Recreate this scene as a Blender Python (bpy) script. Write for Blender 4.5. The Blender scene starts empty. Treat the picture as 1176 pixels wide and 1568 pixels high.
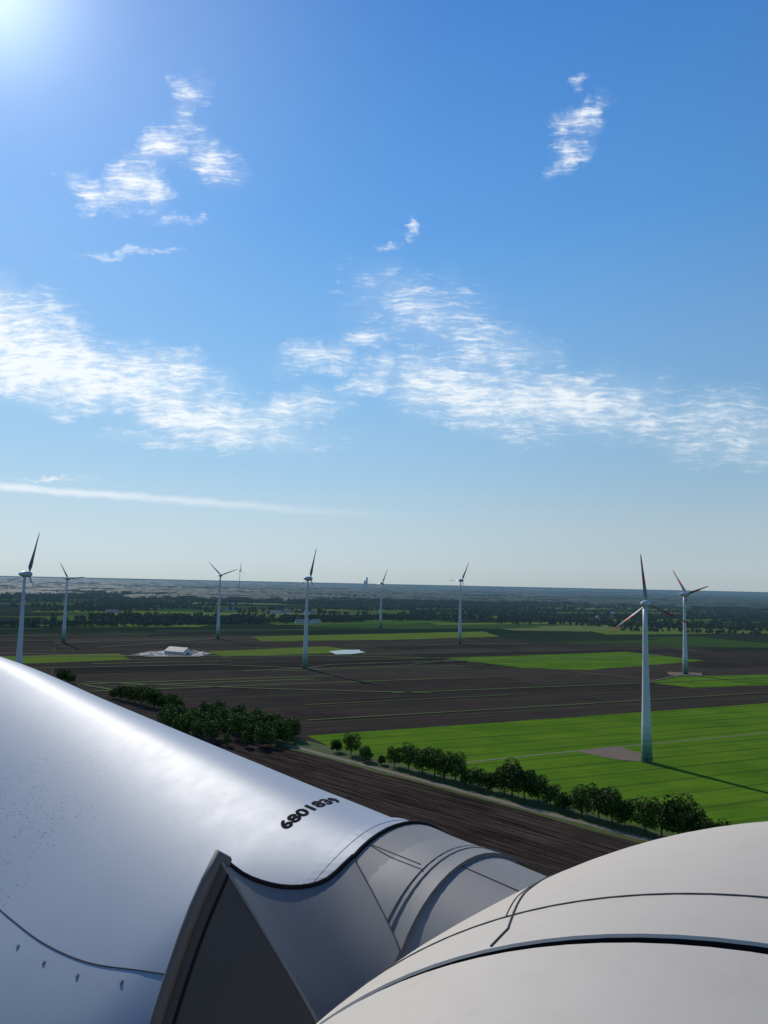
import bpy, math, numpy as np
from mathutils import Matrix, Vector
rng=np.random.default_rng(7)
sc=bpy.context.scene
H0=100.0
# ------------------------------------------------------------ helpers
def link(o,parent=None):
    sc.collection.objects.link(o)
    if parent is not None: o.parent=parent
    return o
def empty(name,loc=(0,0,0)):
    o=bpy.data.objects.new(name,None); o.location=loc; return link(o)
def mesh_obj(name,verts,faces,mats,parent=None,smooth=True,midx=None,loc=None):
    me=bpy.data.meshes.new(name)
    v=np.asarray(verts,float)
    me.from_pydata(v.tolist(),[],faces.tolist() if isinstance(faces,np.ndarray) else faces)
    for m in (mats if isinstance(mats,(list,tuple)) else [mats]): me.materials.append(m)
    if midx is not None: me.polygons.foreach_set('material_index',np.asarray(midx,dtype=np.int32))
    me.polygons.foreach_set('use_smooth',np.full(len(me.polygons),smooth))
    me.update()
    o=bpy.data.objects.new(name,me)
    if loc is not None: o.location=loc
    return link(o,parent)
def loft(secs,closed=True,cap0=False,cap1=False):
    n=len(secs[0]); v=np.concatenate(secs); f=[]
    for i in range(len(secs)-1):
        for j in range(n if closed else n-1):
            a=i*n+j; b=i*n+(j+1)%n
            f.append((a,b,b+n,a+n))
    if cap0: f.append(tuple(range(n))[::-1])
    if cap1: f.append(tuple(range((len(secs)-1)*n,len(secs)*n)))
    return v,f
def tube(name,pts,rad,mat,parent=None,cyclic=False):
    cu=bpy.data.curves.new(name,'CURVE'); cu.dimensions='3D'; cu.bevel_depth=rad; cu.bevel_resolution=2
    s=cu.splines.new('POLY'); s.points.add(len(pts)-1); s.use_cyclic_u=cyclic
    for i,p in enumerate(pts): s.points[i].co=(*p,1)
    cu.materials.append(mat); o=bpy.data.objects.new(name,cu); return link(o,parent)
def catmull(keys,n):
    K=np.asarray(keys,float); P=np.vstack([2*K[0]-K[1],K,2*K[-1]-K[-2]])
    seg=np.linalg.norm(np.diff(K,axis=0),axis=1); cum=np.r_[0,np.cumsum(seg)]
    out=[]
    for t in np.linspace(0,cum[-1],n):
        i=min(np.searchsorted(cum,t,side='right')-1,len(K)-2); u=(t-cum[i])/seg[i]
        a,b,c,d=P[i],P[i+1],P[i+2],P[i+3]
        out.append(.5*((2*b)+(-a+c)*u+(2*a-5*b+4*c-d)*u*u+(-a+3*b-3*c+d)*u**3))
    return np.array(out)
# ------------------------------------------------------------ node helpers
class N:
    def __init__(s,nt): s.nt=nt
    def new(s,t,**k):
        n=s.nt.nodes.new(t)
        for a,b in k.items(): setattr(n,a,b)
        return n
    def put(s,sock,v):
        if isinstance(v,bpy.types.NodeSocket): s.nt.links.new(v,sock)
        else: sock.default_value=v
    def m(s,op,a,b=None,c=None,clamp=False):
        n=s.new('ShaderNodeMath',operation=op,use_clamp=clamp)
        s.put(n.inputs[0],a)
        if b is not None: s.put(n.inputs[1],b)
        if c is not None: s.put(n.inputs[2],c)
        return n.outputs[0]
    def vm(s,op,a,b=None,out=0):
        n=s.new('ShaderNodeVectorMath',operation=op); s.put(n.inputs[0],a)
        if b is not None: s.put(n.inputs[1],b)
        return n.outputs[out]
    def mix(s,f,a,b,bt='MIX'):
        n=s.new('ShaderNodeMix',data_type='RGBA',blend_type=bt)
        s.put(n.inputs[0],f); s.put(n.inputs[6],a if not isinstance(a,tuple) else (*a,1)[:4]); s.put(n.inputs[7],b if not isinstance(b,tuple) else (*b,1)[:4])
        return n.outputs[2]
    def ramp(s,f,stops,interp='LINEAR'):
        n=s.new('ShaderNodeValToRGB'); r=n.color_ramp; r.interpolation=interp
        while len(r.elements)<len(stops): r.elements.new(.5)
        for e,(p,c) in zip(r.elements,stops):
            e.position=p; e.color=(*c,1)[:4] if isinstance(c,tuple) else (c,c,c,1)
        s.put(n.inputs[0],f); return n.outputs[0]
    def noise(s,vec,scale,detail=4,rough=.5,out=0,dist=0):
        n=s.new('ShaderNodeTexNoise'); s.put(n.inputs['Vector'],vec); n.inputs['Scale'].default_value=scale
        n.inputs['Detail'].default_value=detail; n.inputs['Roughness'].default_value=rough; n.inputs['Distortion'].default_value=dist
        return n.outputs[out]
    def mapping(s,vec,loc=(0,0,0),rot=(0,0,0),scale=(1,1,1),vt='POINT'):
        n=s.new('ShaderNodeMapping',vector_type=vt); s.put(n.inputs[0],vec); n.inputs[1].default_value=loc; n.inputs[2].default_value=rot; n.inputs[3].default_value=scale
        return n.outputs[0]
    def sstep(s,v,a,b,c=0.,d=1.):
        n=s.new('ShaderNodeMapRange',interpolation_type='SMOOTHSTEP'); s.put(n.inputs[0],v)
        for i,q in enumerate((a,b,c,d)): n.inputs[i+1].default_value=q
        return n.outputs[0]
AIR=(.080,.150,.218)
def material(name):
    m=bpy.data.materials.new(name); m.use_nodes=True; nt=m.node_tree; b=nt.nodes['Principled BSDF']
    return m,N(nt),b
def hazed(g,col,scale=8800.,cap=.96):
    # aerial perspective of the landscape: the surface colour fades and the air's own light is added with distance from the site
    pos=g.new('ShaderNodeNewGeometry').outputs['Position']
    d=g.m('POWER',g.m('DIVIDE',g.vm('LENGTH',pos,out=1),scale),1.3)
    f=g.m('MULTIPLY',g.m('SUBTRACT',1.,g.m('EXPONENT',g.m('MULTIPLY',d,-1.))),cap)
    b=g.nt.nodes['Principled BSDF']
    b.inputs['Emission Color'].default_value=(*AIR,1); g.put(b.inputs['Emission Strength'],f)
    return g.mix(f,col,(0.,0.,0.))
def simple(name,col,rough=.6,var=.1,scale=3.,bump=0.,haze=False,spec=.5):
    m,g,b=material(name)
    co=g.new('ShaderNodeTexCoord').outputs['Object']
    n=g.noise(co,scale,5,.6)
    c=g.mix(n,tuple(max(0,x*(1-var)) for x in col),tuple(x*(1+var) for x in col))
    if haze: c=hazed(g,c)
    g.put(b.inputs['Base Color'],c); b.inputs['Roughness'].default_value=rough
    b.inputs['Specular IOR Level'].default_value=spec
    if bump:
        bn=g.new('ShaderNodeBump'); bn.inputs['Strength'].default_value=bump; bn.inputs['Distance'].default_value=.02
        g.put(bn.inputs['Height'],n); g.put(b.inputs['Normal'],bn.outputs[0])
    return m
# ------------------------------------------------------------ camera
cam=bpy.data.cameras.new("camera"); co=bpy.data.objects.new("camera",cam); link(co); sc.camera=co
cam.sensor_fit='VERTICAL'; cam.sensor_height=36; cam.lens=36*1132/1568; cam.clip_start=.05; cam.clip_end=200000
co.location=(0,0,H0)
co.rotation_euler=(Matrix.Rotation(math.pi/2+math.atan(108.5/1132),4,'X')@Matrix.Rotation(math.radians(1.218),4,'Z')).to_euler()
sc.view_settings.view_transform='Standard'; sc.view_settings.look='None'; sc.view_settings.exposure=0
# ------------------------------------------------------------ sun + sky
SAZ=math.radians(-32.5); SEL=math.radians(37.5)
sd=Vector((math.sin(SAZ)*math.cos(SEL),math.cos(SAZ)*math.cos(SEL),math.sin(SEL)))
L=bpy.data.lights.new("sun",'SUN'); L.energy=3.6; L.angle=math.radians(.5); L.color=(1,.94,.85)
so=bpy.data.objects.new("sun",L); link(so); so.rotation_euler=sd.to_track_quat('Z','Y').to_euler(); so.location=(0,0,300)
w=bpy.data.worlds.new("World"); sc.world=w; w.use_nodes=True; nt=w.node_tree; g=N(nt); bg=nt.nodes['Background']
sky=g.new('ShaderNodeTexSky'); sky.sky_type='NISHITA'; sky.sun_disc=False; sky.sun_elevation=SEL; sky.sun_rotation=SAZ
sky.air_density=1.0; sky.dust_density=.25; sky.ozone_density=3.0
dirv=g.vm('NORMALIZE',g.new('ShaderNodeTexCoord').outputs['Generated'])
sep=g.new('ShaderNodeSeparateXYZ'); g.put(sep.inputs[0],dirv); X,Y,Z=sep.outputs
zc=g.m('MAXIMUM',Z,0.)
base=g.ramp(zc,[(0,(.49,.59,.63)),(.03,(.53,.65,.70)),(.08,(.48,.635,.74)),(.14,(.36,.58,.77)),(.25,(.235,.485,.79)),(.45,(.105,.325,.73)),(.65,(.054,.21,.585)),(1,(.03,.12,.42))])
cosg=g.vm('DOT_PRODUCT',dirv,tuple(sd),out=1)
side=g.sstep(cosg,.45,.95,.82,1.10)
sn=g.new('ShaderNodeVectorMath',operation='SCALE'); g.put(sn.inputs[0],base); g.put(sn.inputs[3],side)
cg=g.m('MAXIMUM',cosg,0.)
glow=g.m('ADD',g.m('MULTIPLY',g.m('POWER',cg,260.),.75),g.m('MULTIPLY',g.m('POWER',cg,22.),.21))
gl=g.new('ShaderNodeVectorMath',operation='SCALE'); gl.inputs[0].default_value=(1,1.05,1.0); g.put(gl.inputs[3],glow)
skyc=g.vm('ADD',sn.outputs[0],gl.outputs[0])
nsc=g.new('ShaderNodeVectorMath',operation='SCALE'); g.put(nsc.inputs[0],sky.outputs[0]); nsc.inputs[3].default_value=.1
skyc=g.mix(.06,skyc,nsc.outputs[0])
Ys=g.m('MAXIMUM',Y,.05)
cx=g.m('DIVIDE',X,Ys); cz=g.m('DIVIDE',Z,Ys)
cc=g.new('ShaderNodeCombineXYZ'); g.put(cc.inputs[0],cx); g.put(cc.inputs[1],cz); P=cc.outputs[0]
warp=g.noise(P,11,4,.65,out=1)
Pw=g.vm('ADD',P,g.vm('MULTIPLY',g.vm('SUBTRACT',warp,(.5,.5,.5)),(.14,.085,0)))
# (bearing, elevation, half widths, tilt, weight)
patches=[(-.57,.345,.22,.090,-10,1.35),(-.48,.295,.24,.080,-6,1.35),(-.36,.272,.20,.065,-4,1.15),(-.25,.225,.22,.050,-10,1.0),(-.13,.238,.12,.040,8,.80),
 (.055,.375,.17,.085,-18,.66),(.13,.335,.17,.06,-12,.62),(.11,.27,.17,.070,-6,1.0),(.25,.25,.25,.074,-3,.92),(.48,.225,.28,.070,-4,.62),(.55,.19,.2,.04,-4,.45),
 (-.02,.29,.07,.035,20,.9),(-.09,.315,.08,.035,10,.75),(-.03,.335,.07,.022,0,.6),(-.30,.19,.14,.018,-4,.5),
 (-.365,.555,.065,.05,-10,1.2),(-.325,.61,.05,.04,30,1.0),(-.30,.70,.05,.04,-20,.8),(-.25,.585,.08,.045,-35,.78),(-.42,.54,.06,.028,-30,.8),(-.31,.505,.07,.013,0,.7),(-.285,.655,.03,.06,-15,.55),
 (.28,.675,.06,.028,32,.95),(.255,.615,.05,.03,45,.78),(.262,.72,.025,.018,0,.6),
 (.026,.497,.022,.018,30,.80),(-.36,.445,.09,.009,0,.7),(-.46,.135,.08,.006,-4,.7),(-.01,.472,.03,.009,0,.5)]
M=None
for (px,pz,rx,rz,tl,wt) in patches:
    v=g.mapping(g.vm('SUBTRACT',Pw,(px,pz,0)),rot=(0,0,math.radians(-tl)))
    v=g.vm('MULTIPLY',v,(1/rx,1/rz,0))
    d=g.m('SUBTRACT',1.,g.vm('LENGTH',v,out=1))
    d=g.m('MULTIPLY',g.m('MAXIMUM',d,0.),wt)
    M=d if M is None else g.m('MAXIMUM',M,d)
n3=g.noise(P,20,6,.68)
Pf=g.vm('ADD',P,g.vm('MULTIPLY',g.vm('SUBTRACT',g.noise(P,24,2,.5,out=1),(.5,.5,.5)),(.03,.018,0)))
n1=g.noise(g.mapping(Pf,rot=(0,0,math.radians(8)),scale=(14,85,1)),1.0,5,.64)
n2=g.noise(g.mapping(Pf,rot=(0,0,math.radians(-30)),scale=(38,210,1)),1.0,3,.6)
nn=g.m('ADD',g.m('ADD',g.m('MULTIPLY',n1,.38),g.m('MULTIPLY',n2,.30)),g.m('MULTIPLY',n3,.32))
Mp=g.m('POWER',M,.75)
dens=g.m('ADD',g.m('MULTIPLY',Mp,1.35),g.m('MULTIPLY',g.m('SUBTRACT',nn,.56),5.6))
dens=g.m('MULTIPLY',g.sstep(dens,.08,1.6),g.sstep(M,0.,.12))
dens=g.m('ADD',dens,g.m('MULTIPLY',g.sstep(M,0.,.8),.24))
dz=g.m('SUBTRACT',cz,g.m('ADD',g.m('MULTIPLY',cx,-.055),.0905))
band=g.m('MULTIPLY',g.sstep(g.m('ABSOLUTE',g.m('ADD',dz,g.m('MULTIPLY',g.m('SUBTRACT',n3,.5),.012))),0.,.0085,1.,0.),g.sstep(cx,-.5,.10,.72,0.))
band=g.m('MULTIPLY',band,g.sstep(n1,.25,.55,.6,1.))
dens=g.m('MAXIMUM',dens,band)
dens=g.m('MINIMUM',dens,1.)
cb=g.mix(cg,(.62,.72,.82),(1.0,1.04,1.06))
fin=g.mix(g.m('MULTIPLY',dens,.92),skyc,cb)
fs=g.new('ShaderNodeVectorMath',operation='SCALE'); g.put(fs.inputs[0],fin); fs.inputs[3].default_value=10.
nt.links.new(fs.outputs[0],bg.inputs[0]); bg.inputs[1].default_value=.1
w.cycles.sampling_method='MANUAL'; w.cycles.sample_map_resolution=512
# ------------------------------------------------------------ ground
ANG=math.radians(23.5)
def field_coords(g,ang=ANG):
    pos=g.new('ShaderNodeNewGeometry').outputs['Position']
    return pos,g.mapping(pos,rot=(0,0,-ang))
m,g,b=material("ground")
pos,fc=field_coords(g)
def brick(g,vec,c1,c2,mo,wd,ht,ms,off=.4,bias=0.):
    n=g.new('ShaderNodeTexBrick'); g.put(n.inputs['Vector'],vec)
    n.inputs['Color1'].default_value=(*c1,1); n.inputs['Color2'].default_value=(*c2,1); n.inputs['Mortar'].default_value=(*mo,1)
    n.inputs['Scale'].default_value=1; n.inputs['Mortar Size'].default_value=ms; n.inputs['Bias'].default_value=bias
    n.inputs['Brick Width'].default_value=wd; n.inputs['Row Height'].default_value=ht; n.offset=off; n.squash=1
    return n
wv=g.vm('ADD',fc,g.vm('MULTIPLY',g.vm('SUBTRACT',g.noise(pos,.004,2,.5,out=1),(.5,.5,.5)),(14,8,0)))
bn=brick(g,wv,(.046,.035,.027),(.013,.0105,.0095),(.045,.08,.016),760,64,.8)
near=bn.outputs[0]
streak=g.noise(g.mapping(fc,scale=(.006,.30,1)),1.,5,.65)
fine=g.noise(g.mapping(fc,scale=(.015,1.2,1)),1.,3,.6)
big=g.noise(pos,.012,5,.6)
near=g.mix(g.m('MULTIPLY',g.sstep(streak,.42,.66),.65),near,(.058,.045,.035))
near=g.mix(g.m('MULTIPLY',g.sstep(fine,.48,.66),.6),near,(.007,.006,.006))
near=g.mix(g.sstep(big,.5,.78,0.,.55),near,(.010,.008,.008))
vo=g.new('ShaderNodeTexVoronoi',distance='CHEBYCHEV'); g.put(vo.inputs['Vector'],g.mapping(fc,scale=(1/620,1/190,0))); vo.inputs['Scale'].default_value=1
h=g.new('ShaderNodeSeparateColor'); g.put(h.inputs[0],vo.outputs['Color'])
far=g.ramp(h.outputs[0],[(0,(.010,.019,.008)),(.25,(.015,.029,.010)),(.33,(.055,.108,.014)),(.47,(.036,.072,.014)),(.55,(.020,.018,.014)),(.66,(.034,.031,.020)),(.70,(.009,.017,.008)),(.91,(.012,.022,.009)),(.95,(.13,.16,.05))],'CONSTANT')
far=g.mix(g.m('MULTIPLY',g.noise(pos,.03,4,.6),.5),far,(.009,.015,.007))
dist=g.vm('LENGTH',pos,out=1)
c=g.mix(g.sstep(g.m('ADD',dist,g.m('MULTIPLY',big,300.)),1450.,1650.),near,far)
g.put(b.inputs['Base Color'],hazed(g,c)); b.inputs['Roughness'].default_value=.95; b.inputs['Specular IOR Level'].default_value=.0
mat_ground=m
S=70000
mesh_obj("ground",[(-S,-S,0),(S,-S,0),(S,S,0),(-S,S,0)],[(0,1,2,3)],mat_ground,smooth=False)
def grass_mat(name,c1,c2,tram=True):
    m,g,b=material(name); pos,fc=field_coords(g)
    s=g.noise(g.mapping(fc,scale=(.012,.5,1)),1.,5,.6); n=g.noise(pos,.02,5,.65)
    c=g.mix(g.sstep(g.m('ADD',g.m('MULTIPLY',s,.5),g.m('MULTIPLY',n,.5)),.38,.62),c1,c2)
    fine=g.noise(pos,.8,3,.7); c=g.mix(g.m('MULTIPLY',fine,.35),c,(.03,.065,.010))
    if tram:
        sp=g.new('ShaderNodeSeparateXYZ'); g.put(sp.inputs[0],fc)
        fr=g.m('ABSOLUTE',g.m('SUBTRACT',g.m('FRACT',g.m('DIVIDE',sp.outputs[1],21.)),.5))
        ln=g.m('MULTIPLY',g.sstep(fr,.040,.062,1.,0.),g.sstep(fr,.008,.026,0.,1.))
        c=g.mix(g.m('MULTIPLY',ln,.85),c,(.024,.045,.010))
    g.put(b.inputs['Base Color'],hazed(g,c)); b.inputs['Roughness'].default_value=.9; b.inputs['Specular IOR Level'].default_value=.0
    return m
mg1=grass_mat("crop_green",(.050,.115,.007),(.098,.178,.011))
mg2=grass_mat("meadow_green",(.078,.120,.014),(.112,.155,.022),False)
mplough,g,b=material("ploughed_soil")
pos,fc=field_coords(g,math.radians(-44))
s=g.noise(g.mapping(fc,scale=(.02,.75,1)),1.,4,.7); n=g.noise(pos,.03,5,.7); n2_=g.noise(pos,1.2,4,.75)
c=g.mix(g.sstep(s,.40,.60),(.009,.007,.006),(.054,.042,.034)); c=g.mix(g.sstep(n,.4,.75,0.,.6),c,(.013,.010,.010)); c=g.mix(g.sstep(n2_,.5,.72,0.,.7),c,(.068,.053,.043))
g.put(b.inputs['Base Color'],c); b.inputs['Roughness'].default_value=.95; b.inputs['Specular IOR Level'].default_value=.0
mtrack=simple("dirt_track",(.15,.13,.10),.95,.35,.15,haze=False,spec=.1)
mverge=simple("verge_grass",(.05,.072,.020),.95,.5,.2,spec=.1)
mpad=simple("gravel_pad",(.13,.10,.075),.95,.35,.12,spec=.1)
def sheet(name,pts,mat,z,wob=0.0,sub=0):
    P=[np.array(p,float) for p in pts]
    if wob:
        Q=[]
        for i in range(len(P)):
            a,b_=P[i],P[(i+1)%len(P)]; k=max(1,int(np.linalg.norm(b_-a)/18))
            for j in range(k): Q.append(a+(b_-a)*j/k+(rng.normal(size=2)*wob if j else 0))
        P=Q
    return mesh_obj(name,[(p[0],p[1],z) for p in P],[tuple(range(len(P)))],mat,smooth=False)
sheet("green_field",[(-47,492),(-30,462),(-7,431),(45,379),(83,350),(130,300),(190,230),(420,150),(900,300),(900,905),(450,722)],mg1,.12,.35)
for i,(pts,mt) in enumerate([([(283,808),(343,863),(589,944),(1000,1120),(1000,1030),(521,836),(319,769)],mg1),
 ([(86,1016),(388,1181),(458,1058),(251,910),(173,917)],mg1),([(-230,1326),(220,1613),(231,1461),(19,1320),(-198,1232)],mg2),
 ([(-500,905),(-346,985),(-306,918),(-390,858),(-520,820)],mg2),([(-238,1037),(-85,1160),(-22,1077),(-206,972)],mg2),([(475,1719),(1374,2193),(1173,1872),(481,1592)],mg2),
 ([(-900,1500),(-380,1640),(-380,1560),(-880,1420)],mg2),([(0,2250),(420,2420),(420,2300),(30,2130)],mg1),([(-330,2100),(-90,2200),(-60,2050),(-300,1960)],mg1),
 ([(120,1900),(560,2130),(560,2050),(140,1820)],mg2),([(-980,2150),(-560,2260),(-540,2140),(-960,2030)],mg2),([(620,2350),(1150,2560),(1150,2450),(640,2230)],mg1),([(-420,2600),(100,2800),(120,2680),(-400,2480)],mg2)]):
    sheet("grass_strip",pts,mt,.15+.05*i,1.0)
U=np.array([.72,-.694]); V=np.array([-.694,-.72]); R0=np.array([-16,440.])
rp_=lambda t,o: tuple(R0+U*t+V*o)
sheet("ploughed_field",[rp_(-75,16),rp_(400,16),rp_(400,330),rp_(-100,330)],mplough,.10,.6)
sheet("verge",[rp_(-60,-6),rp_(400,-6),rp_(400,16),rp_(-75,16)],mverge,.16,.8)
sheet("dirt_track",[rp_(-80,9),rp_(100,8.5),rp_(400,8),rp_(400,11.5),rp_(100,12.5),rp_(-80,13)],mtrack,.21,.4)
def strip(name,pts,wd,mat,z):
    P=[np.array(p,float) for p in pts]; l=[];r_=[]
    for i,p in enumerate(P):
        d=P[min(i+1,len(P)-1)]-P[max(i-1,0)]; d/=np.linalg.norm(d); n=np.array([-d[1],d[0]])
        l.append(p+n*wd/2); r_.append(p-n*wd/2)
    v=[(*p,z) for p in l]+[(*p,z) for p in r_]; k=len(P)
    return mesh_obj(name,v,[(i,i+1,k+i+1,k+i) for i in range(k-1)],mat,smooth=False)
strip("field_path",[(30,418),(48,428),(90,449),(124,465),(150,478),(172,488),(276,536),(500,640)],1.8,mtrack,.20)
sheet("gravel_pad",[(120,463),(150,481),(163,452),(158,437),(138,444)],mpad,.24,.9)
sheet("gravel_pad",[(335,868),(345,905),(385,900),(372,868)],mpad,.6,1.)
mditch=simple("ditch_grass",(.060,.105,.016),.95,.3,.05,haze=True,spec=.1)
for pts,wd in [([(-280,714),(-110,696),(47,690)],2.6),([(-52,544),(141,630),(420,760)],2.0),([(11,685),(212,767),(448,869)],2.6),([(102,1002),(298,822)],2.2),([(-272,693),(-216,653),(-140,557)],3),
   ([(-420,790),(-200,880),(-87,862)],2.8),([(-87,855),(20,905),(100,1000)],2.2),([(-60,610),(120,690)],1.6),([(380,720),(700,860)],1.8),([(-600,880),(-300,960),(-100,1010),(80,1012)],4),([(-480,1131),(-277,1267),(-100,1330)],4)]:
    strip("field_ditch",pts,wd,mditch,.7)
Vs=[];Fs=[]
ex=np.array([math.cos(ANG),math.sin(ANG)]); ey=np.array([-math.sin(ANG),math.cos(ANG)])
for k in range(46):
    yb=520+k*27+rng.normal()*8; x0=rng.uniform(-450,500); ln=rng.uniform(120,520); wd=rng.uniform(.7,2.4)*(1+yb/1500)
    base_=ey*yb+ex*(x0-(-0.0)); npt=10
    pts=[base_+ex*ln*(i/(npt-1))+ey*rng.normal()*.5 for i in range(npt)]
    if base_[1]<560 or (base_[0]>-60 and base_[1]<500+.42*base_[0]+180): continue
    q=len(Vs)
    for p in pts: Vs+= [(*(p+ey*wd/2),.42),(*(p-ey*wd/2),.42)]
    Fs+=[(q+2*i,q+2*i+1,q+2*i+3,q+2*i+2) for i in range(npt-1)]
mesh_obj("field_margin_grass",Vs,Fs,mditch,smooth=False)
mtr2=simple("farm_track",(.12,.105,.08),.95,.2,.05,haze=True,spec=.1)
for pts,wd in [([(-150,822),(-87,862),(-60,905),(130,1000),(420,1130)],2.4),([(-560,950),(-320,960),(-230,1010)],3),([(60,1210),(133,1265),(260,1300)],3),([(283,800),(359,884)],2.5),([(-400,1060),(-277,1267)],2.5)]:
    strip("farm_track",pts,wd,mtr2,.8)
mw,g,b=material("pond_water"); b.inputs['Base Color'].default_value=(.05,.07,.08,1); b.inputs['Roughness'].default_value=.06
sheet("pond",[(-75,1072),(-56,1100),(-32,1108),(-22,1070),(-40,1040),(-62,1030)],mw,.9,2.)
# ------------------------------------------------------------ trees
def leafmat(name,dark,light,haze=False,scale=.45):
    m,g,b=material(name)
    tc=g.new('ShaderNodeTexCoord').outputs['Object']; n=g.noise(tc,scale,4,.65)
    ri=g.new('ShaderNodeObjectInfo').outputs['Random']
    c=g.mix(g.sstep(g.m('ADD',n,g.m('MULTIPLY',g.m('SUBTRACT',ri,.5),.14)),.36,.68),dark,light)
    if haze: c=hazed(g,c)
    g.put(b.inputs['Base Color'],c); b.inputs['Roughness'].default_value=.75; b.inputs['Specular IOR Level'].default_value=.1
    return m
mleaf=leafmat("foliage",(.020,.040,.009),(.090,.140,.024))
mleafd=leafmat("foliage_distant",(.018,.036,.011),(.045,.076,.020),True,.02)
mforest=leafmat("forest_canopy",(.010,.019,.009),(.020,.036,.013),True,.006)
mbark=simple("bark",(.05,.04,.03),.95,.4,4)
def quads(C,size,r,flat=.0):
    n=len(C); a=r.normal(size=(n,3)); a/=np.linalg.norm(a,axis=1)[:,None]
    b=r.normal(size=(n,3)); b-=a*(a*b).sum(1)[:,None]; b/=np.linalg.norm(b,axis=1)[:,None]
    s=(size*(.6+.8*r.random(n)))[:,None]
    return np.stack([C-a*s-b*s*.7,C+a*s-b*s*.7,C+a*s*.8+b*s*.7,C-a*s*.8+b*s*.7],1).reshape(-1,3)
def cone(p,q,r0,r1,n=7):
    p=np.array(p,float);q=np.array(q,float); d=q-p; d/=np.linalg.norm(d)
    a=np.cross(d,[.3,.9,.1]); a/=np.linalg.norm(a); b=np.cross(d,a); t=np.linspace(0,2*math.pi,n,endpoint=False)
    c=np.cos(t)[:,None]*a+np.sin(t)[:,None]*b
    return loft([p+c*r0,q+c*r1])
def make_tree(seed,H,W,nl,ls):
    r=np.random.default_rng(seed); V_=[];F=[];MI=[];off=0
    def add(v,f,mi):
        nonlocal off
        V_.append(v); F.extend([tuple(i+off for i in q) for q in f]); MI.extend([mi]*len(f)); off+=len(v)
    top=np.array([r.normal()*.3,r.normal()*.3,H*.62])
    v,f=cone((0,0,-.3),top,.028*H,.010*H); add(v,f,0)
    nlump=15; cs=[]
    for i in range(nlump):
        th=i*2.4+r.random(); rad=W*.5*(.25+.5*r.random()); z=H*(.30+.58*((i+.5)/nlump))
        k=math.sqrt(max(.05,1-((z/H-.55)/.5)**2)); c=np.array([math.cos(th)*rad*k,math.sin(th)*rad*k,z]); rr=W*(.15+.11*r.random())
        cs.append((c,rr)); v,f=cone(top*(.35+.5*i/nlump),c,.008*H,.003*H,5); add(v,f,0)
    per=nl//nlump
    for c,rr in cs:
        d=r.normal(size=(per,3)); d/=np.linalg.norm(d,axis=1)[:,None]
        rad=rr*(.45+.65*r.random(per)**.6)[:,None]; C=c+d*rad*np.array([1.1,1.1,.85])
        v=quads(C,ls,r); add(v,[(4*k,4*k+1,4*k+2,4*k+3) for k in range(per)],1)
    return np.concatenate(V_),F,MI
protos=[]
for i,(Hh,Ww) in enumerate([(13.5,12),(15,12.5),(12,11),(14,10.5),(10,10.5)]):
    v,f,mi=make_tree(20+i,Hh,Ww,3000,.28)
    me=bpy.data.meshes.new("tree_mesh"); me.from_pydata(v.tolist(),[],f); me.materials.append(mbark); me.materials.append(mleaf)
    me.polygons.foreach_set('material_index',np.array(mi,dtype=np.int32)); me.update(); protos.append(me)
def tree(x,y,k,s=1.):
    o=bpy.data.objects.new("deciduous_tree",protos[k]); o.location=(x,y,0); o.rotation_euler=(0,0,rng.random()*6.28)
    o.scale=(s*(.95+.1*rng.random()),s*(.95+.1*rng.random()),s); link(o)
row=[(-16,440,1,.85),(-25,447,4,.7),(-7,426,4,.8),(2,419,4,.5),(9,415,0,.8),(16,408,1,.95),(23,401,0,1.0),(29,396,1,1.),(34,391,0,1.),(39,386,1,1.),(44,380,4,.8),(49,375,4,.95),(55,370,2,.8),(60,365,0,1.0),(64,362,1,1.15),(68,359,0,1.05),(74,354,0,.95),(79,349,2,.8),(83,341,4,.8),(89,336,2,1.0),(96,329,0,1.1),(99,325,1,1.0),(104,321,2,.95),(110,313,1,.95),(115,309,0,1.1),(120,305,1,1.2),(124,302,0,1.1),(131,295,2,1.0),(136,291,4,.9),(143,284,0,.9)]
for x,y,k,s in row: tree(x+rng.normal()*.5,y,k,s)
for x,y,k,s in [(-298,711,0,.9),(-290,705,4,.9),(-305,720,2,.9),(-212,617,0,.9),(-204,611,1,.85),(-196,603,0,1.),(-188,595,1,1.),(-180,588,1,1.05),(-174,583,0,1.),(-166,577,2,.9),(-157,571,1,.9),(-151,567,0,.8),(-220,624,4,.8),(-54,478,1,.9),(-60,470,0,.9)]: tree(x,y,k,s)
def mass(name,places,proto_list,mats,parent=None):
    Vs=[];Fs=[];Ms=[];off=0
    for (x,y,s,k) in places:
        v,f,mi=proto_list[k]; a=rng.random()*6.28; c,s_=math.cos(a),math.sin(a)
        vv=v@np.array([[c,s_,0],[-s_,c,0],[0,0,1]])*s+np.array([x,y,0])
        Vs.append(vv); Fs.append(f+off); Ms.append(mi); off+=len(v)
    return mesh_obj(name,np.concatenate(Vs),np.concatenate(Fs),mats,smooth=False,midx=np.concatenate(Ms))
def lowtree(seed,H,W,n,ls):
    r=np.random.default_rng(seed); cs=[]; 
    for i in range(7):
        th=i*2.4; z=H*(.3+.6*(i+.5)/7); cs.append([math.cos(th)*W*.22,math.sin(th)*W*.22,z])
    cs=np.array(cs); idx=r.integers(0,7,n); d=r.normal(size=(n,3)); d/=np.linalg.norm(d,axis=1)[:,None]
    C=cs[idx]+d*(W*.27*(.5+.5*r.random(n)))[:,None]; C[:,2]=np.maximum(C[:,2],.3)
    v=quads(C,ls,r); v[:,2]=np.maximum(v[:,2],0)
    tv,tf=cone((0,0,0),(0,0,H*.6),.35,.15,4); tf=np.array(tf)
    f=np.concatenate([np.arange(4*n).reshape(-1,4)]+[tf+4*n]); return np.concatenate([v,tv]),f,np.r_[np.ones(n,int),np.zeros(len(tf),int)]
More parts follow.
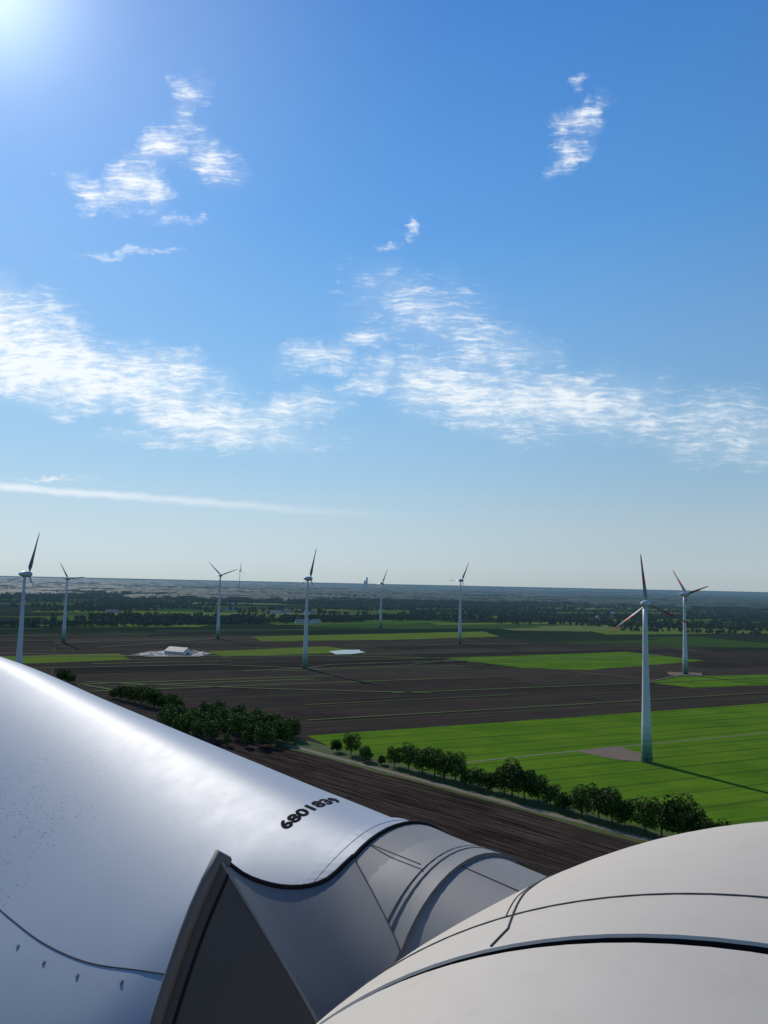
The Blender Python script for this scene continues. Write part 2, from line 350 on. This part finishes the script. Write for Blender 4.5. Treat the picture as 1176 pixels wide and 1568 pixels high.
mid=[lowtree(40+i,h,w_,800,.45) for i,(h,w_) in enumerate([(15,12),(17,12),(12,11),(14,9)])]
lo=[lowtree(60+i,h,w_,90,1.4) for i,(h,w_) in enumerate([(14,14),(17,15),(11,13),(12,10)])]
def inside(p,poly):
    c=False;j=len(poly)-1
    for i in range(len(poly)):
        if (poly[i][1]>p[1])!=(poly[j][1]>p[1]) and p[0]<(poly[j][0]-poly[i][0])*(p[1]-poly[i][1])/(poly[j][1]-poly[i][1])+poly[i][0]: c=not c
        j=i
    return c
wp=[(-148,535),(-112,548),(-76,520),(-55,486),(-56,458),(-77,450),(-110,464),(-150,500)]
pl=[]
while len(pl)<90:
    p=(rng.uniform(-160,-45),rng.uniform(445,560))
    if inside(p,wp) and all((p[0]-q[0])**2+(p[1]-q[1])**2>20 for q in pl): pl.append((*p,.55+.38*rng.random(),int(rng.integers(0,4))))
mass("woodland",pl,mid,[mbark,mleaf])
def belt(pts,n,wd,s0=.7,s1=1.15):
    P=[np.array(p,float) for p in pts]; seg=[np.linalg.norm(P[i+1]-P[i]) for i in range(len(P)-1)]; tot=sum(seg); o=[]
    for _ in range(n):
        t=rng.random()*tot; i=0
        while t>seg[i]: t-=seg[i]; i+=1
        q=P[i]+(P[i+1]-P[i])*t/seg[i]+rng.normal(size=2)*wd*.5
        o.append((q[0],q[1],s0+(s1-s0)*rng.random(),int(rng.integers(0,4))))
    return o
pl=[]
pl+=belt([(-760,1440),(-462,1590),(-255,1800),(28,2079)],420,18,.5,1.)
pl+=belt([(28,2079),(300,2160),(471,2193),(634,1990),(944,1860),(1500,1900)],380,20,.5,1.)
pl+=belt([(-640,1700),(-330,1740)],420,70,.7,1.2)
pl+=belt([(-250,1850),(-60,1900)],140,28,.7,1.1)
pl+=belt([(560,1750),(900,1700),(1200,1800)],110,12,.4,.8)
pl+=belt([(20,2000),(200,2100)],40,20,.5,1.)
for y0,n in ((2050,12),(2500,30),(3000,36),(3600,44),(4400,50)):
    for _ in range(n):
        x=rng.uniform(-.62,.62)*y0; y=y0+rng.normal()*y0*.08; L_=rng.uniform(80,700)*(y0/3000); a=ANG*rng.choice([1,1,-1.,.2])
        pl+=belt([(x,y),(x+L_*math.cos(a),y+L_*math.sin(a))],int(L_/9)+8,rng.choice([6,10,60]),.5,1.)
mass("distant_trees",pl,lo,[mbark,mleafd])
Vs=[];Fs=[];off=0
for _ in range(560):
    y=3800*math.exp(rng.random()**.8*2.1); x=rng.uniform(-.68,.68)*y; L_=rng.uniform(.05,.30)*y; n=int(rng.integers(24,60)); a=rng.normal()*.08; W_=rng.uniform(120,500)
    hgt=rng.uniform(11,20); nr=5
    t=np.linspace(-.5,.5,n)*L_
    env=np.minimum(1,(1+np.minimum(np.arange(n),np.arange(n)[::-1]))/4.)
    for r_ in range(nr):
        q=r_/(nr-1); yy=(q-.5)*W_+rng.normal(size=n)*W_*.04
        zz=(hgt*(.86+.16*rng.random(n)))*env**.5 if 0<r_<nr-1 else np.zeros(n)-.5
        if r_==1: yy=yy-W_*.2
        Vs.append(np.stack([x+t*math.cos(a)-yy*math.sin(a),y+t*math.sin(a)+yy*math.cos(a),zz],1))
    for r_ in range(nr-1):
        for i in range(n-1):
            q=off+r_*n+i; Fs.append((q,q+1,q+n+1,q+n))
    off+=nr*n
mesh_obj("distant_forest",np.concatenate(Vs),Fs,mforest,smooth=True)
# ------------------------------------------------------------ buildings
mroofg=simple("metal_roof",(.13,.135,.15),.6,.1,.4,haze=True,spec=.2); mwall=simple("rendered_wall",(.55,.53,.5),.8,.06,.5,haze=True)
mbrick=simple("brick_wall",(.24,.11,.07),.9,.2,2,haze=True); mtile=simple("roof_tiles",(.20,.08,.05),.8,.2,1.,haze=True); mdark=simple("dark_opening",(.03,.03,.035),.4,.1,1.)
def house(name,x,y,rot,L_,W_,hw,hr,mw_,mr_):
    e=empty(name,(x,y,0)); e.rotation_euler=(0,0,rot)
    l,w2=L_/2,W_/2
    v=[(-l,-w2,0),(l,-w2,0),(l,w2,0),(-l,w2,0),(-l,-w2,hw),(l,-w2,hw),(l,w2,hw),(-l,w2,hw),(-l,0,hr),(l,0,hr)]
    mesh_obj("walls",v,[(0,1,5,4),(2,3,7,6),(1,2,6,9,5),(3,0,4,8,7)],mw_,e,False)
    o=.5; k=(hr-hw)/w2
    v=[(-l-o,-w2-o,hw-o*k+.1),(l+o,-w2-o,hw-o*k+.1),(l+o,0,hr+.1),(-l-o,0,hr+.1),(l+o,w2+o,hw-o*k+.1),(-l-o,w2+o,hw-o*k+.1)]
    v+=[(a,b_,c_+.25) for a,b_,c_ in v]
    mesh_obj("roof",v,[(0,1,2,3),(3,2,4,5),(6,7,8,9),(9,8,10,11),(0,1,7,6),(5,4,10,11),(0,3,9,6),(3,5,11,9),(1,2,8,7),(2,4,10,8)],mr_,e,False)
    vv=[];ff=[]
    nW=max(2,int(L_/5))
    for i in range(nW):
        cx_=-l+L_*(i+.5)/nW
        for sy in (-w2-.03,w2+.03):
            q=len(vv); vv+=[(cx_-.8,sy,hw*.35),(cx_+.8,sy,hw*.35),(cx_+.8,sy,hw*.8),(cx_-.8,sy,hw*.8)]; ff.append((q,q+1,q+2,q+3))
    q=len(vv); vv+=[(l+.03,-1.6,0),(l+.03,1.6,0),(l+.03,1.6,hw*.85),(l+.03,-1.6,hw*.85)]; ff.append((q,q+1,q+2,q+3))
    mesh_obj("windows_and_door",vv,ff,mdark,e,False)
    return e
house("farm_barn",-268,992,math.radians(-28),32,18,4.5,9.5,mwall,mroofg)
for x,y,r_,b_ in [(-300,2330,.3,0),(-262,2360,1.2,1),(-330,2300,.1,0),(-225,2310,.5,0),(-40,2700,.2,1),(300,2650,.9,0),(620,2700,.4,1),(-900,2500,.3,0),(900,2900,1.,0),(1100,2850,.1,1),(-600,3000,.6,0),(-500,2450,.6,0),(480,2300,.3,0),(-190,1790,.2,0),(-160,1800,1.1,0),(720,2450,.2,0),(760,2470,.8,1),(-760,2100,.4,0)]:
    house("farmhouse",x,y,r_,24 if b_ else 34,14,4,9,mbrick if b_ else mwall,mtile if b_ else mroofg)
e=empty("distant_tower_block",(-190,9000,0)); mconc=simple("pale_concrete",(.55,.57,.60),.9,.05,.02,haze=True,spec=.1)
def box(x0,x1,y0,y1,z0,z1): return [(x0,y0,z0),(x1,y0,z0),(x1,y1,z0),(x0,y1,z0),(x0,y0,z1),(x1,y0,z1),(x1,y1,z1),(x0,y1,z1)]
BF=[(0,3,2,1),(4,5,6,7),(0,1,5,4),(1,2,6,5),(2,3,7,6),(3,0,4,7)]
mesh_obj("tower",box(-11,11,-12,12,0,158),BF,mconc,e,False); mesh_obj("low_wing",box(-36,-11.1,-12,12,0,122),BF,mconc,e,False); mesh_obj("roof_plant",box(-5,5,-6,6,158,166),BF,mconc,e,False)
msand=simple("pale_sand",(.50,.46,.42),.9,.2,.3,haze=False)
def heap(x,y,rx,ry,h):
    n=18;v=[];r=np.random.default_rng(int(abs(x)))
    ks=r.normal(size=(6,3)); 
    for i in range(n):
        for j in range(n):
            u=-1+2*i/(n-1); w_=-1+2*j/(n-1); d=math.sqrt(u*u+w_*w_)
            z=max(0,1-d)**.8*h*(1+.35*math.sin(5*u+ks[0,0])*math.cos(4*w_+ks[1,0]))-.05
            v.append((x+u*rx,y+w_*ry,z+.9*0))
    mesh_obj("sand_heap",v,[(i*n+j,i*n+j+1,(i+1)*n+j+1,(i+1)*n+j) for i in range(n-1) for j in range(n-1)],msand,smooth=False)
sheet("farm_yard",[(-322,966),(-315,1020),(-262,1050),(-225,1010),(-232,960),(-290,945)],mtr2,.95,2.)
heap(-302,975,14,9,4); heap(-287,1001,14,9,4.5); heap(-303,990,10,8,3); heap(-240,980,11,8,3); heap(-238,1000,10,8,3.4); heap(-282,964,12,6,3)
# ------------------------------------------------------------ wind turbines
mt,g,b=material("tower_paint")
tc=g.new('ShaderNodeTexCoord').outputs['Object']; sp=g.new('ShaderNodeSeparateXYZ'); g.put(sp.inputs[0],tc)
zz=g.m('DIVIDE',sp.outputs[2],100.)
c=g.ramp(zz,[(0,(.02,.075,.035)),(.030,(.045,.12,.065)),(.062,(.09,.19,.11)),(.095,(.17,.29,.19)),(.13,(.28,.38,.30)),(.165,(.40,.47,.41)),(.20,(.52,.55,.53))],'CONSTANT')
c=g.mix(g.m('MULTIPLY',g.noise(g.mapping(tc,scale=(1,1,.05)),1.2,4,.6),.15),c,(.35,.35,.32))
g.put(b.inputs['Base Color'],c); b.inputs['Roughness'].default_value=.45
mblade=simple("rotor_paint",(.20,.21,.22),.5,.06,.5); mred=simple("red_paint",(.48,.035,.02),.5,.08,.5); mnac=simple("nacelle_paint",(.45,.46,.46),.4,.05,.4)
tt=np.linspace(0,2*math.pi,24,endpoint=False)
def blade_small(name,parent,org,D,A,R,red):
    D=np.array(D);A=np.array(A);E=np.cross(A,D); secs=[];sm=[]
    ks=[(.0,.35,.35),(.06,.35,.35),(.10,.60,.30),(.17,1.15,.22),(.28,1.0,.16),(.38,.85,.13),(.45,.75,.11),(.6,.60,.09),(.72,.50,.07),(.74,.49,.07),(.84,.40,.05),(.86,.39,.05),(.95,.27,.03),(1.0,.06,.01)]
    for f_,c_,t_ in ks:
        sc_=R/32; tw=math.radians(70-50*min(1,f_*1.4)); a=np.linspace(0,2*math.pi,14,endpoint=False)
        x=np.cos(a)*c_*sc_*1.15-(c_*.35*sc_ if f_>.08 else 0); y=np.sin(a)*t_*sc_*1.15
        cd=E*math.cos(tw)+A*math.sin(tw); nd=-E*math.sin(tw)+A*math.cos(tw)
        secs.append(org+D*R*f_+x[:,None]*cd+y[:,None]*nd)
    v,f=loft(secs,cap1=True); mi=[]
    for i in range(len(ks)-1):
        fm=(ks[i][0]+ks[i+1][0])/2; mi+= [1 if red and (fm>.73 or .37<fm<.6) else 0]*14
    mi.append(1 if red else 0)
    mesh_obj(name,v,f,[mblade,mred],parent,True,mi)
def turbine(x,y,hub,R,th0,c,red=False,wb=3.3,wt=1.25):
    e=empty("wind_turbine",(x,y,0))
    vdir=np.array([x,y])/math.hypot(x,y); rg=np.array([vdir[1],-vdir[0]]); s_=math.sqrt(1-c*c)
    hd=c*rg-s_*vdir; Ax=np.array([-hd[1],hd[0],0]); 
    if Ax[0]*.727+Ax[1]*.687<0: Ax=-Ax
    hd=np.array([hd[0],hd[1],0]); up=np.array([0,0,1.])
    cs=np.stack([np.cos(tt),np.sin(tt),0*tt],1); secs=[]
    for f_ in (0,.04,.1,.2,.35,.5,.7,.85,1):
        rad=wt+(wb-wt)*(1-f_)**1.35; secs.append(cs*rad+up*(hub-2)*f_)
    v,f=loft(secs,cap1=True); mesh_obj("tower",v,f,mt,e)
    org=up*hub; sc_=R/32
    prof=[(-4.6,.02),(-4.2,.7),(-3,1.4),(-1.2,2.0),(.8,2.25),(1.6,2.2)]; prof2=[(1.65,2.2),(3.2,2.15),(4.4,1.7),(5.2,1.0),(5.6,.05)]
    for nm,pf in (("nacelle",prof),("spinner",prof2)):
        v,f=loft([org+Ax*a_*sc_+(np.cos(tt)[:,None]*hd+np.sin(tt)[:,None]*up)*r_*sc_ for a_,r_ in pf],cap0=True,cap1=True); mesh_obj(nm,v,f,mnac,e)
    v,f=cone(org-up*3,org,wt*1.02,wt*1.1,16); mesh_obj("yaw_collar",v,f,mnac,e)
    dv=-vdir*(wb+.01); rr=np.array([rg[0],rg[1],0])
    d0=np.array([dv[0],dv[1],0]); 
    mesh_obj("door",[d0-rr*.6+up*.9,d0+rr*.6+up*.9,d0+rr*.6+up*3,d0-rr*.6+up*3],[(0,1,2,3)],mdark,e,False)
    for k in range(3):
        a=math.radians(th0+120*k); blade_small("blade_%d"%(k+1),e,org+Ax*3.1*sc_,hd*math.cos(a)+up*math.sin(a),Ax,R,red)
    return e
for a in [(-320,664,101,40,70,.46),(-480,1131,96,31,6,.75),(-277,1267,107,34,19,.85),(-87,862,103,38,72,.5),(-2,1652,99,35,66,.7),(133,1265,107,36,60,.62),(155,439,91,30,97,.9,True),(359,884,94,42,14,.56,True),(-910,4732,158,60,92,.5)]:
    turbine(*a)
# ------------------------------------------------------------ our own turbine: rotor blade, root fairing, hub, nacelle
own=empty("wind_turbine",(0,0,H0))
al=.757; A=np.array([math.cos(al),math.sin(al),0]); Dh=np.array([-math.sin(al),math.cos(al),0]); UP=np.array([0,0,1.])
AX=(.68,-3.3); C0=A*4.96+Dh*4.16+UP*(-3.229)
mwb,g,b=material("blade_gelcoat")
tc=g.new('ShaderNodeNewGeometry').outputs['Position']
n=g.noise(tc,.9,5,.6); n9=g.noise(tc,6,6,.7); c=g.mix(n,(.265,.305,.345),(.305,.34,.375)); c=g.mix(g.sstep(n9,.5,.8,0.,.22),c,(.21,.235,.26))
sc_pt=tuple(C0+Dh*5.6+A*(-1.9)+UP*.45+UP*H0)
dd=g.vm('LENGTH',g.vm('SUBTRACT',tc,sc_pt),out=1)
sp1=g.new('ShaderNodeTexVoronoi'); g.put(sp1.inputs['Vector'],tc); sp1.inputs['Scale'].default_value=26
pc=g.new('ShaderNodeSeparateColor'); g.put(pc.inputs[0],sp1.outputs['Color'])
dens_=g.m('MULTIPLY',g.sstep(dd,.2,1.9,.95,0.),g.sstep(g.noise(tc,2.2,3,.6),.42,.58))
spk=g.m('MULTIPLY',g.m('LESS_THAN',pc.outputs[0],dens_),g.sstep(g.m('ADD',sp1.outputs['Distance'],g.m('MULTIPLY',pc.outputs[1],.12)),.26,.34,1.,0.))
c=g.mix(g.m('MULTIPLY',spk,.75),c,(.04,.045,.05))
g.put(b.inputs['Base Color'],c); b.inputs['Specular IOR Level'].default_value=.24
rn=g.noise(tc,3.,5,.7); g.put(b.inputs['Roughness'],g.sstep(rn,.2,.8,.47,.51))
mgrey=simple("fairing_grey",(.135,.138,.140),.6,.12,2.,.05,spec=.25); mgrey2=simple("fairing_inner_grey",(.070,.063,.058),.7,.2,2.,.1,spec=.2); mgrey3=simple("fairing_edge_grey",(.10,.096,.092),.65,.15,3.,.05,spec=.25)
mstub=simple("root_cylinder_grey",(.19,.184,.174),.6,.12,2.,.05,spec=.25)
mhub,g,b=material("hub_paint"); tc=g.new('ShaderNodeNewGeometry').outputs['Position']
n=g.noise(tc,.8,5,.6); n9=g.noise(tc,7,6,.7); c=g.mix(n,(.44,.39,.32),(.49,.44,.37)); c=g.mix(g.sstep(n9,.48,.78,0.,.22),c,(.33,.295,.24))
g.put(b.inputs['Base Color'],c); g.put(b.inputs['Roughness'],g.sstep(n9,.2,.8,.52,.66)); b.inputs['Specular IOR Level'].default_value=.2
bp=g.new('ShaderNodeBump'); bp.inputs['Strength'].default_value=.05; bp.inputs['Distance'].default_value=.02; g.put(bp.inputs['Height'],g.noise(tc,3,4,.6)); g.put(b.inputs['Normal'],bp.outputs[0])
mrub_shadow=simple("rubber_and_shadow_black",(.012,.012,.013),.9,.2,5,spec=.1); mline=simple("panel_joint",(.07,.07,.07),.8,.2,5,spec=.1); mlight=simple("panel_sealant",(.5,.5,.48),.6,.1,5); mblk=simple("black_lettering",(.008,.008,.009),.9,.1,5,spec=.05); mbolt=simple("bolt_steel",(.14,.16,.19),.5,.1,5)  # the black rubber also paints the shadow at the fairing lip
KEY=np.array([(-.45,.98,0,1.95,.70),(-.28,.98,0,2.0,.72),(.2,.98,0,2.35,.84),(.8,.98,.02,2.72,1.0),(1.5,.98,.04,3.0,1.18),(2.5,.98,.08,3.18,1.3),(4,.98,.14,3.2,1.35),(7,.95,.30,2.9,1.1),(12,.86,.62,2.5,.7),(20,.5,1.0,1.9,.1),(30,.22,1.2,1.1,-.7),(34,.05,1.3,.4,-1.1)])
KK=catmull(KEY,700)
def bez(p0,p1,p2,p3,n):
    t=np.linspace(0,1,n)[:,None]; return (1-t)**3*p0+3*t*(1-t)**2*p1+3*t*t*(1-t)*p2+t**3*p3
NA=44;NT=30;NB=14
def wsec(k,off=0.):
    R,zc_,L_,d=[np.interp(k,KK[:,0],KK[:,i]) for i in (1,2,3,4)]
    R=max(R,.03)
    an=np.radians(np.linspace(-110,110,NA)); arc=np.stack([np.cos(an),np.sin(an)],1)*R
    s_=min(1,L_/2.7); TE=np.array([-L_,-d]); p0=arc[-1]; q0=arc[0]
    top=bez(p0,p0+np.array([-1.05,-.38])*s_*(L_/2.8),TE+np.array([.45,.85])*s_,TE,NT)[1:]
    bot=bez(TE,TE+np.array([.6,-.15])*s_,q0+np.array([-.8,.1])*s_,q0,NB)[1:-1]
    P=np.concatenate([arc,top,bot])
    if off:
        T_=np.roll(P,-1,0)-np.roll(P,1,0); T_/=np.linalg.norm(T_,axis=1)[:,None]+1e-9; P=P+np.stack([T_[:,1],-T_[:,0]],1)*off
    P[:,1]+=zc_; return P
def put(P,s,D,E1,E2,C): return C+D*s+P[:,:1]*E1+P[:,1:]*E2
S_R=1.106
def big_blade(idx,D,C,full=True):
    E1=A; E2=np.cross(E1,D)
    ks=np.unique(np.r_[np.linspace(-.45,1,14),np.linspace(1,8,30),np.linspace(8,34,30)])
    v,f=loft([put(wsec(k),S_R+k,D,E1,E2,C) for k in ks],cap0=True,cap1=True)
    mesh_obj("blade_%d"%idx,v,f,mwb,own)
    v,f=loft([put(wsec(k,o_),S_R+k,D,E1,E2,C) for k,o_ in ((-.3,.0),(-.299,.028),(-.022,.028),(0,.016),(.001,0))])
    mesh_obj("root_flange_%d"%idx,v,f,mwb,own,False)
    tube("flange_seal_%d"%idx,put(wsec(.008,.002),S_R+.008,D,E1,E2,C),.006,mline,own,True)
    tube("flange_groove_%d"%idx,put(wsec(-.13,.028),S_R-.13,D,E1,E2,C),.003,mline,own,True)
    an=np.linspace(0,2*math.pi,72,endpoint=False); cs=np.stack([np.cos(an),np.sin(an)],1)
    prof=[(-2.2,.90),(-1.0,.925),(-.05,.975),(-.045,1.0),(-.02,1.0),(-.018,.955),(.018,.955),(.02,.996),(.75,.99),(.80,.98),(.80,.90),(.6,.9)]
    prof=[(s_+(.12 if -.1<s_<.1 else 0),r_) for s_,r_ in prof]
    v,f=loft([put(cs*r_,s_,D,E1,E2,C) for s_,r_ in prof]); o=mesh_obj("root_cylinder_%d"%idx,v,f,mstub,own,True)
    o.modifiers.new("e",'EDGE_SPLIT').split_angle=math.radians(30)
    v,f=loft([put(cs*.960,s_,D,E1,E2,C) for s_ in (.09,.15)]); mesh_obj("root_seal_%d"%idx,v,f,mrub_shadow,own)
    v,f=loft([put(cs*.95,s_,D,E1,E2,C) for s_ in (.5,1.0)]); mesh_obj("inner_seal_%d"%idx,v,f,mrub_shadow,own)
    def fsec(th1,top,end,bot,R):
        a=np.radians(np.linspace(-110,th1,40)); arc=np.stack([np.cos(a),np.sin(a)],1)*R
        t=catmull([(arc[-1][0]-.012,arc[-1][1]+.006)]+top,16); e_=catmull([top[-1]]+end,12)[1:]; b_=catmull([end[-1]]+bot+[tuple(arc[0])],12)[1:-1]
        return np.concatenate([arc,t,e_,b_])
    rim=fsec(122,[(-.86,.745),(-1.24,.79),(-1.62,.96),(-1.90,1.19)],[(-2.09,.84),(-2.24,.47),(-2.36,.12),(-2.46,-.25),(-2.53,-.65)],[(-2.1,-.80),(-1.2,-.92)],1.02)
    bas=fsec(149,[(-.96,.40),(-1.06,.24),(-1.20,.16),(-1.42,.20),(-1.64,.31)],[(-1.72,.12),(-1.79,-.05),(-1.86,-.22),(-1.92,-.4),(-1.95,-.55)],[(-1.6,-.75),(-1.0,-.9)],1.0)
    secs=[]
    for q in np.linspace(0,1,20):
        w_=q**.9; P=bas*(1-w_)+rim*w_
        secs.append(put(P,-.10+.90*q,D,E1,E2,C))
    v,f=loft(secs,cap0=True)
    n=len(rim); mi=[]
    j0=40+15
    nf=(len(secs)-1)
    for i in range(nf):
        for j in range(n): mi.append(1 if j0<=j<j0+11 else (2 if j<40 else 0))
    mi.append(0)
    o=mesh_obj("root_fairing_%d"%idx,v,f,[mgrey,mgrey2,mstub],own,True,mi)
    o.modifiers.new("e",'EDGE_SPLIT').split_angle=math.radians(24)
    rp3=put(rim,.805,D,E1,E2,C)
    tube("fairing_lip_shadow_%d"%idx,rp3,.024,mrub_shadow,own,True)  # black lip tube; its colour stands in for the shadow inside the rim
    tube("fairing_edge_%d"%idx,rp3[j0-1:j0+12]-D*.02,.048,mgrey3,own)
    tube("fairing_edge_inner_%d"%idx,[s_*.5+t_*.5 for s_,t_ in zip(secs[-3][j0:j0+12],secs[-4][j0:j0+12])],.012,mrub_shadow,own)
    tube("fairing_ridge_highlight_%d"%idx,[s_[j0] for s_ in secs],.012,mstub,own)  # lighter grey tube that paints the highlight along the ridge
    tube("fairing_crease_%d"%idx,[s_[40]+(s_[40]-s_[39])*.1 for s_ in secs],.006,mline,own)
    jj=NA-1+17
    sm=[put(wsec(k,.003),S_R+k,D,E1,E2,C)[jj] for k in np.linspace(-.1,9,80)]
    tube("trailing_joint_%d"%idx,sm,.006,mline,own)
    if full:
        vb=[];fb=[]
        for k in np.arange(.35,8,.5):
            q=put(wsec(k,.0),S_R+k,D,E1,E2,C)[jj+1]; nrm=put(wsec(k,.012),S_R+k,D,E1,E2,C)[jj+1]
            v,f=cone(q,nrm,.019,.015,10); f=f+[tuple(range(10,20))]; fb+= [tuple(i+len(vb) for i in ff_) for ff_ in f]; vb+=v.tolist()
        mesh_obj("joint_bolts",vb,fb,mbolt,own,False)
    return E1,E2
E1,E2=big_blade(1,Dh,C0)
hubc=A*4.96+Dh*AX[0]+UP*(-3.229); rr=4.16-AX[0]
for i,s_ in ((2,1),(3,-1)):
    D=-.5*Dh+s_*.8660254*UP; big_blade(i,D,hubc+D*rr,False)
for s0,s1,an_ in ((.16,.79,112),(-1.0,.06,100)):
    tube("stub_joint",[C0+Dh*s+((1.022 if an_==112 else .929+.044*(s+1))+.0)*(A*math.cos(math.radians(an_))+UP*math.sin(math.radians(an_))) for s in np.linspace(s0,s1,6)],.005,mline,own)
# lettering, laid along the real blade section
cu=bpy.data.curves.new("lettering",'FONT'); cu.body="6801839"; cu.size=.22; cu.offset=.008; cu.align_x='CENTER'; cu.align_y='CENTER'; cu.resolution_u=3
tmp=bpy.data.objects.new("tmp",cu); link(tmp); bpy.context.view_layer.update()
me=tmp.to_mesh(); 
vs=[]; 
for q in me.vertices:
    k=.74+q.co.y; PP=wsec(k,.005); sg=np.r_[0,np.cumsum(np.linalg.norm(np.diff(PP[:NA+NT-1],axis=0),axis=1))]
    s0=np.radians(110+103)*.98; s_=s0-q.co.x*.95
    x_=np.interp(s_,sg,PP[:NA+NT-1,0]); y_=np.interp(s_,sg,PP[:NA+NT-1,1])
    vs.append(C0+Dh*(S_R+k)+A*x_+UP*y_)
fs_=[tuple(p_.vertices) for p_ in me.polygons]; tmp.to_mesh_clear(); bpy.data.objects.remove(tmp)
mesh_obj("serial_lettering",vs,fs_,mblk,own,False)
# hub and nacelle (egg of revolution about the rotor axis)
PR=np.array([(-6.4,.02),(-6.2,.4),(-5.4,.8),(-4,1.2),(-2,1.6),(0,1.90),(1,2.06),(1.6,2.14),(2.07,2.22),(2.33,2.27),(2.59,2.325),(2.96,2.37),(3.46,2.385),(3.9,2.33),(4.58,2.17),(5.0,2.05),(5.66,1.8),(6.3,1.5),(6.9,1.1),(7.3,.7),(7.5,.3),(7.55,.02)])
PRs=catmull(PR,300)
def Rp(a): return float(np.interp(a,PRs[:,0],PRs[:,1]))
def sk(a): return float(np.interp(a,[-.5,1.6,3.0,5.2],[0,1,1,0]))
def surf(a,phi,off=0.):
    R=Rp(a)+off; dd_=R*math.sin(phi); return A*(a-.37*sk(a)*dd_)+Dh*(AX[0]+dd_)+UP*(AX[1]+R*math.cos(phi))
ph=np.linspace(0,2*math.pi,144,endpoint=False); GA=2.38
def rev(name,alist,mat,offs=None):
    secs=[np.array([surf(a,p_,(offs[i] if offs else 0)) for p_ in ph]) for i,a in enumerate(alist)]
    v,f=loft(secs); o=mesh_obj(name,v,f,mat,own,True); o.modifiers.new("e",'EDGE_SPLIT').split_angle=math.radians(40)
rev("nacelle",list(np.linspace(-6.4,GA,70))+[GA+.006],mhub,[0]*70+[-.008])
rev("hub",[GA+.044]+list(np.linspace(GA+.05,7.55,80)),mhub,[-.008]+[0]*80)
rev("hub_gap_channel",[GA+.006,GA+.007,GA+.043,GA+.044],mrub_shadow,[-.008,-.10,-.10,-.008])
def sline(name,fn,ts,rad=.005,mat=None): tube(name,[surf(*fn(t),.001) for t in ts],rad,mat or mline,own)
sline("hub_joint",lambda t:(2.69,t),np.linspace(-1.6,1.6,120),.0035)
sline("hub_joint",lambda t:(t,.43+.19*max(0,(t-2.55))),np.linspace(GA+.06,5.2,50),.0045)
sline("hub_joint",lambda t:(t,.43+.19*max(0,(t-2.55))+.012),np.linspace(2.70,5.2,50),.0025)
sline("nacelle_joint",lambda t:(t,-.06),np.linspace(-3,GA,50),.004,mlight)
v,f=loft([np.stack([np.cos(tt),np.sin(tt),0*tt],1)*(1.25+2.2*(1-q)**1.3)+A*(-.9)+Dh*AX[0]+UP*(-100+95.2*q) for q in np.linspace(0,1,9)])
mesh_obj("tower",v,f,mnac,own)
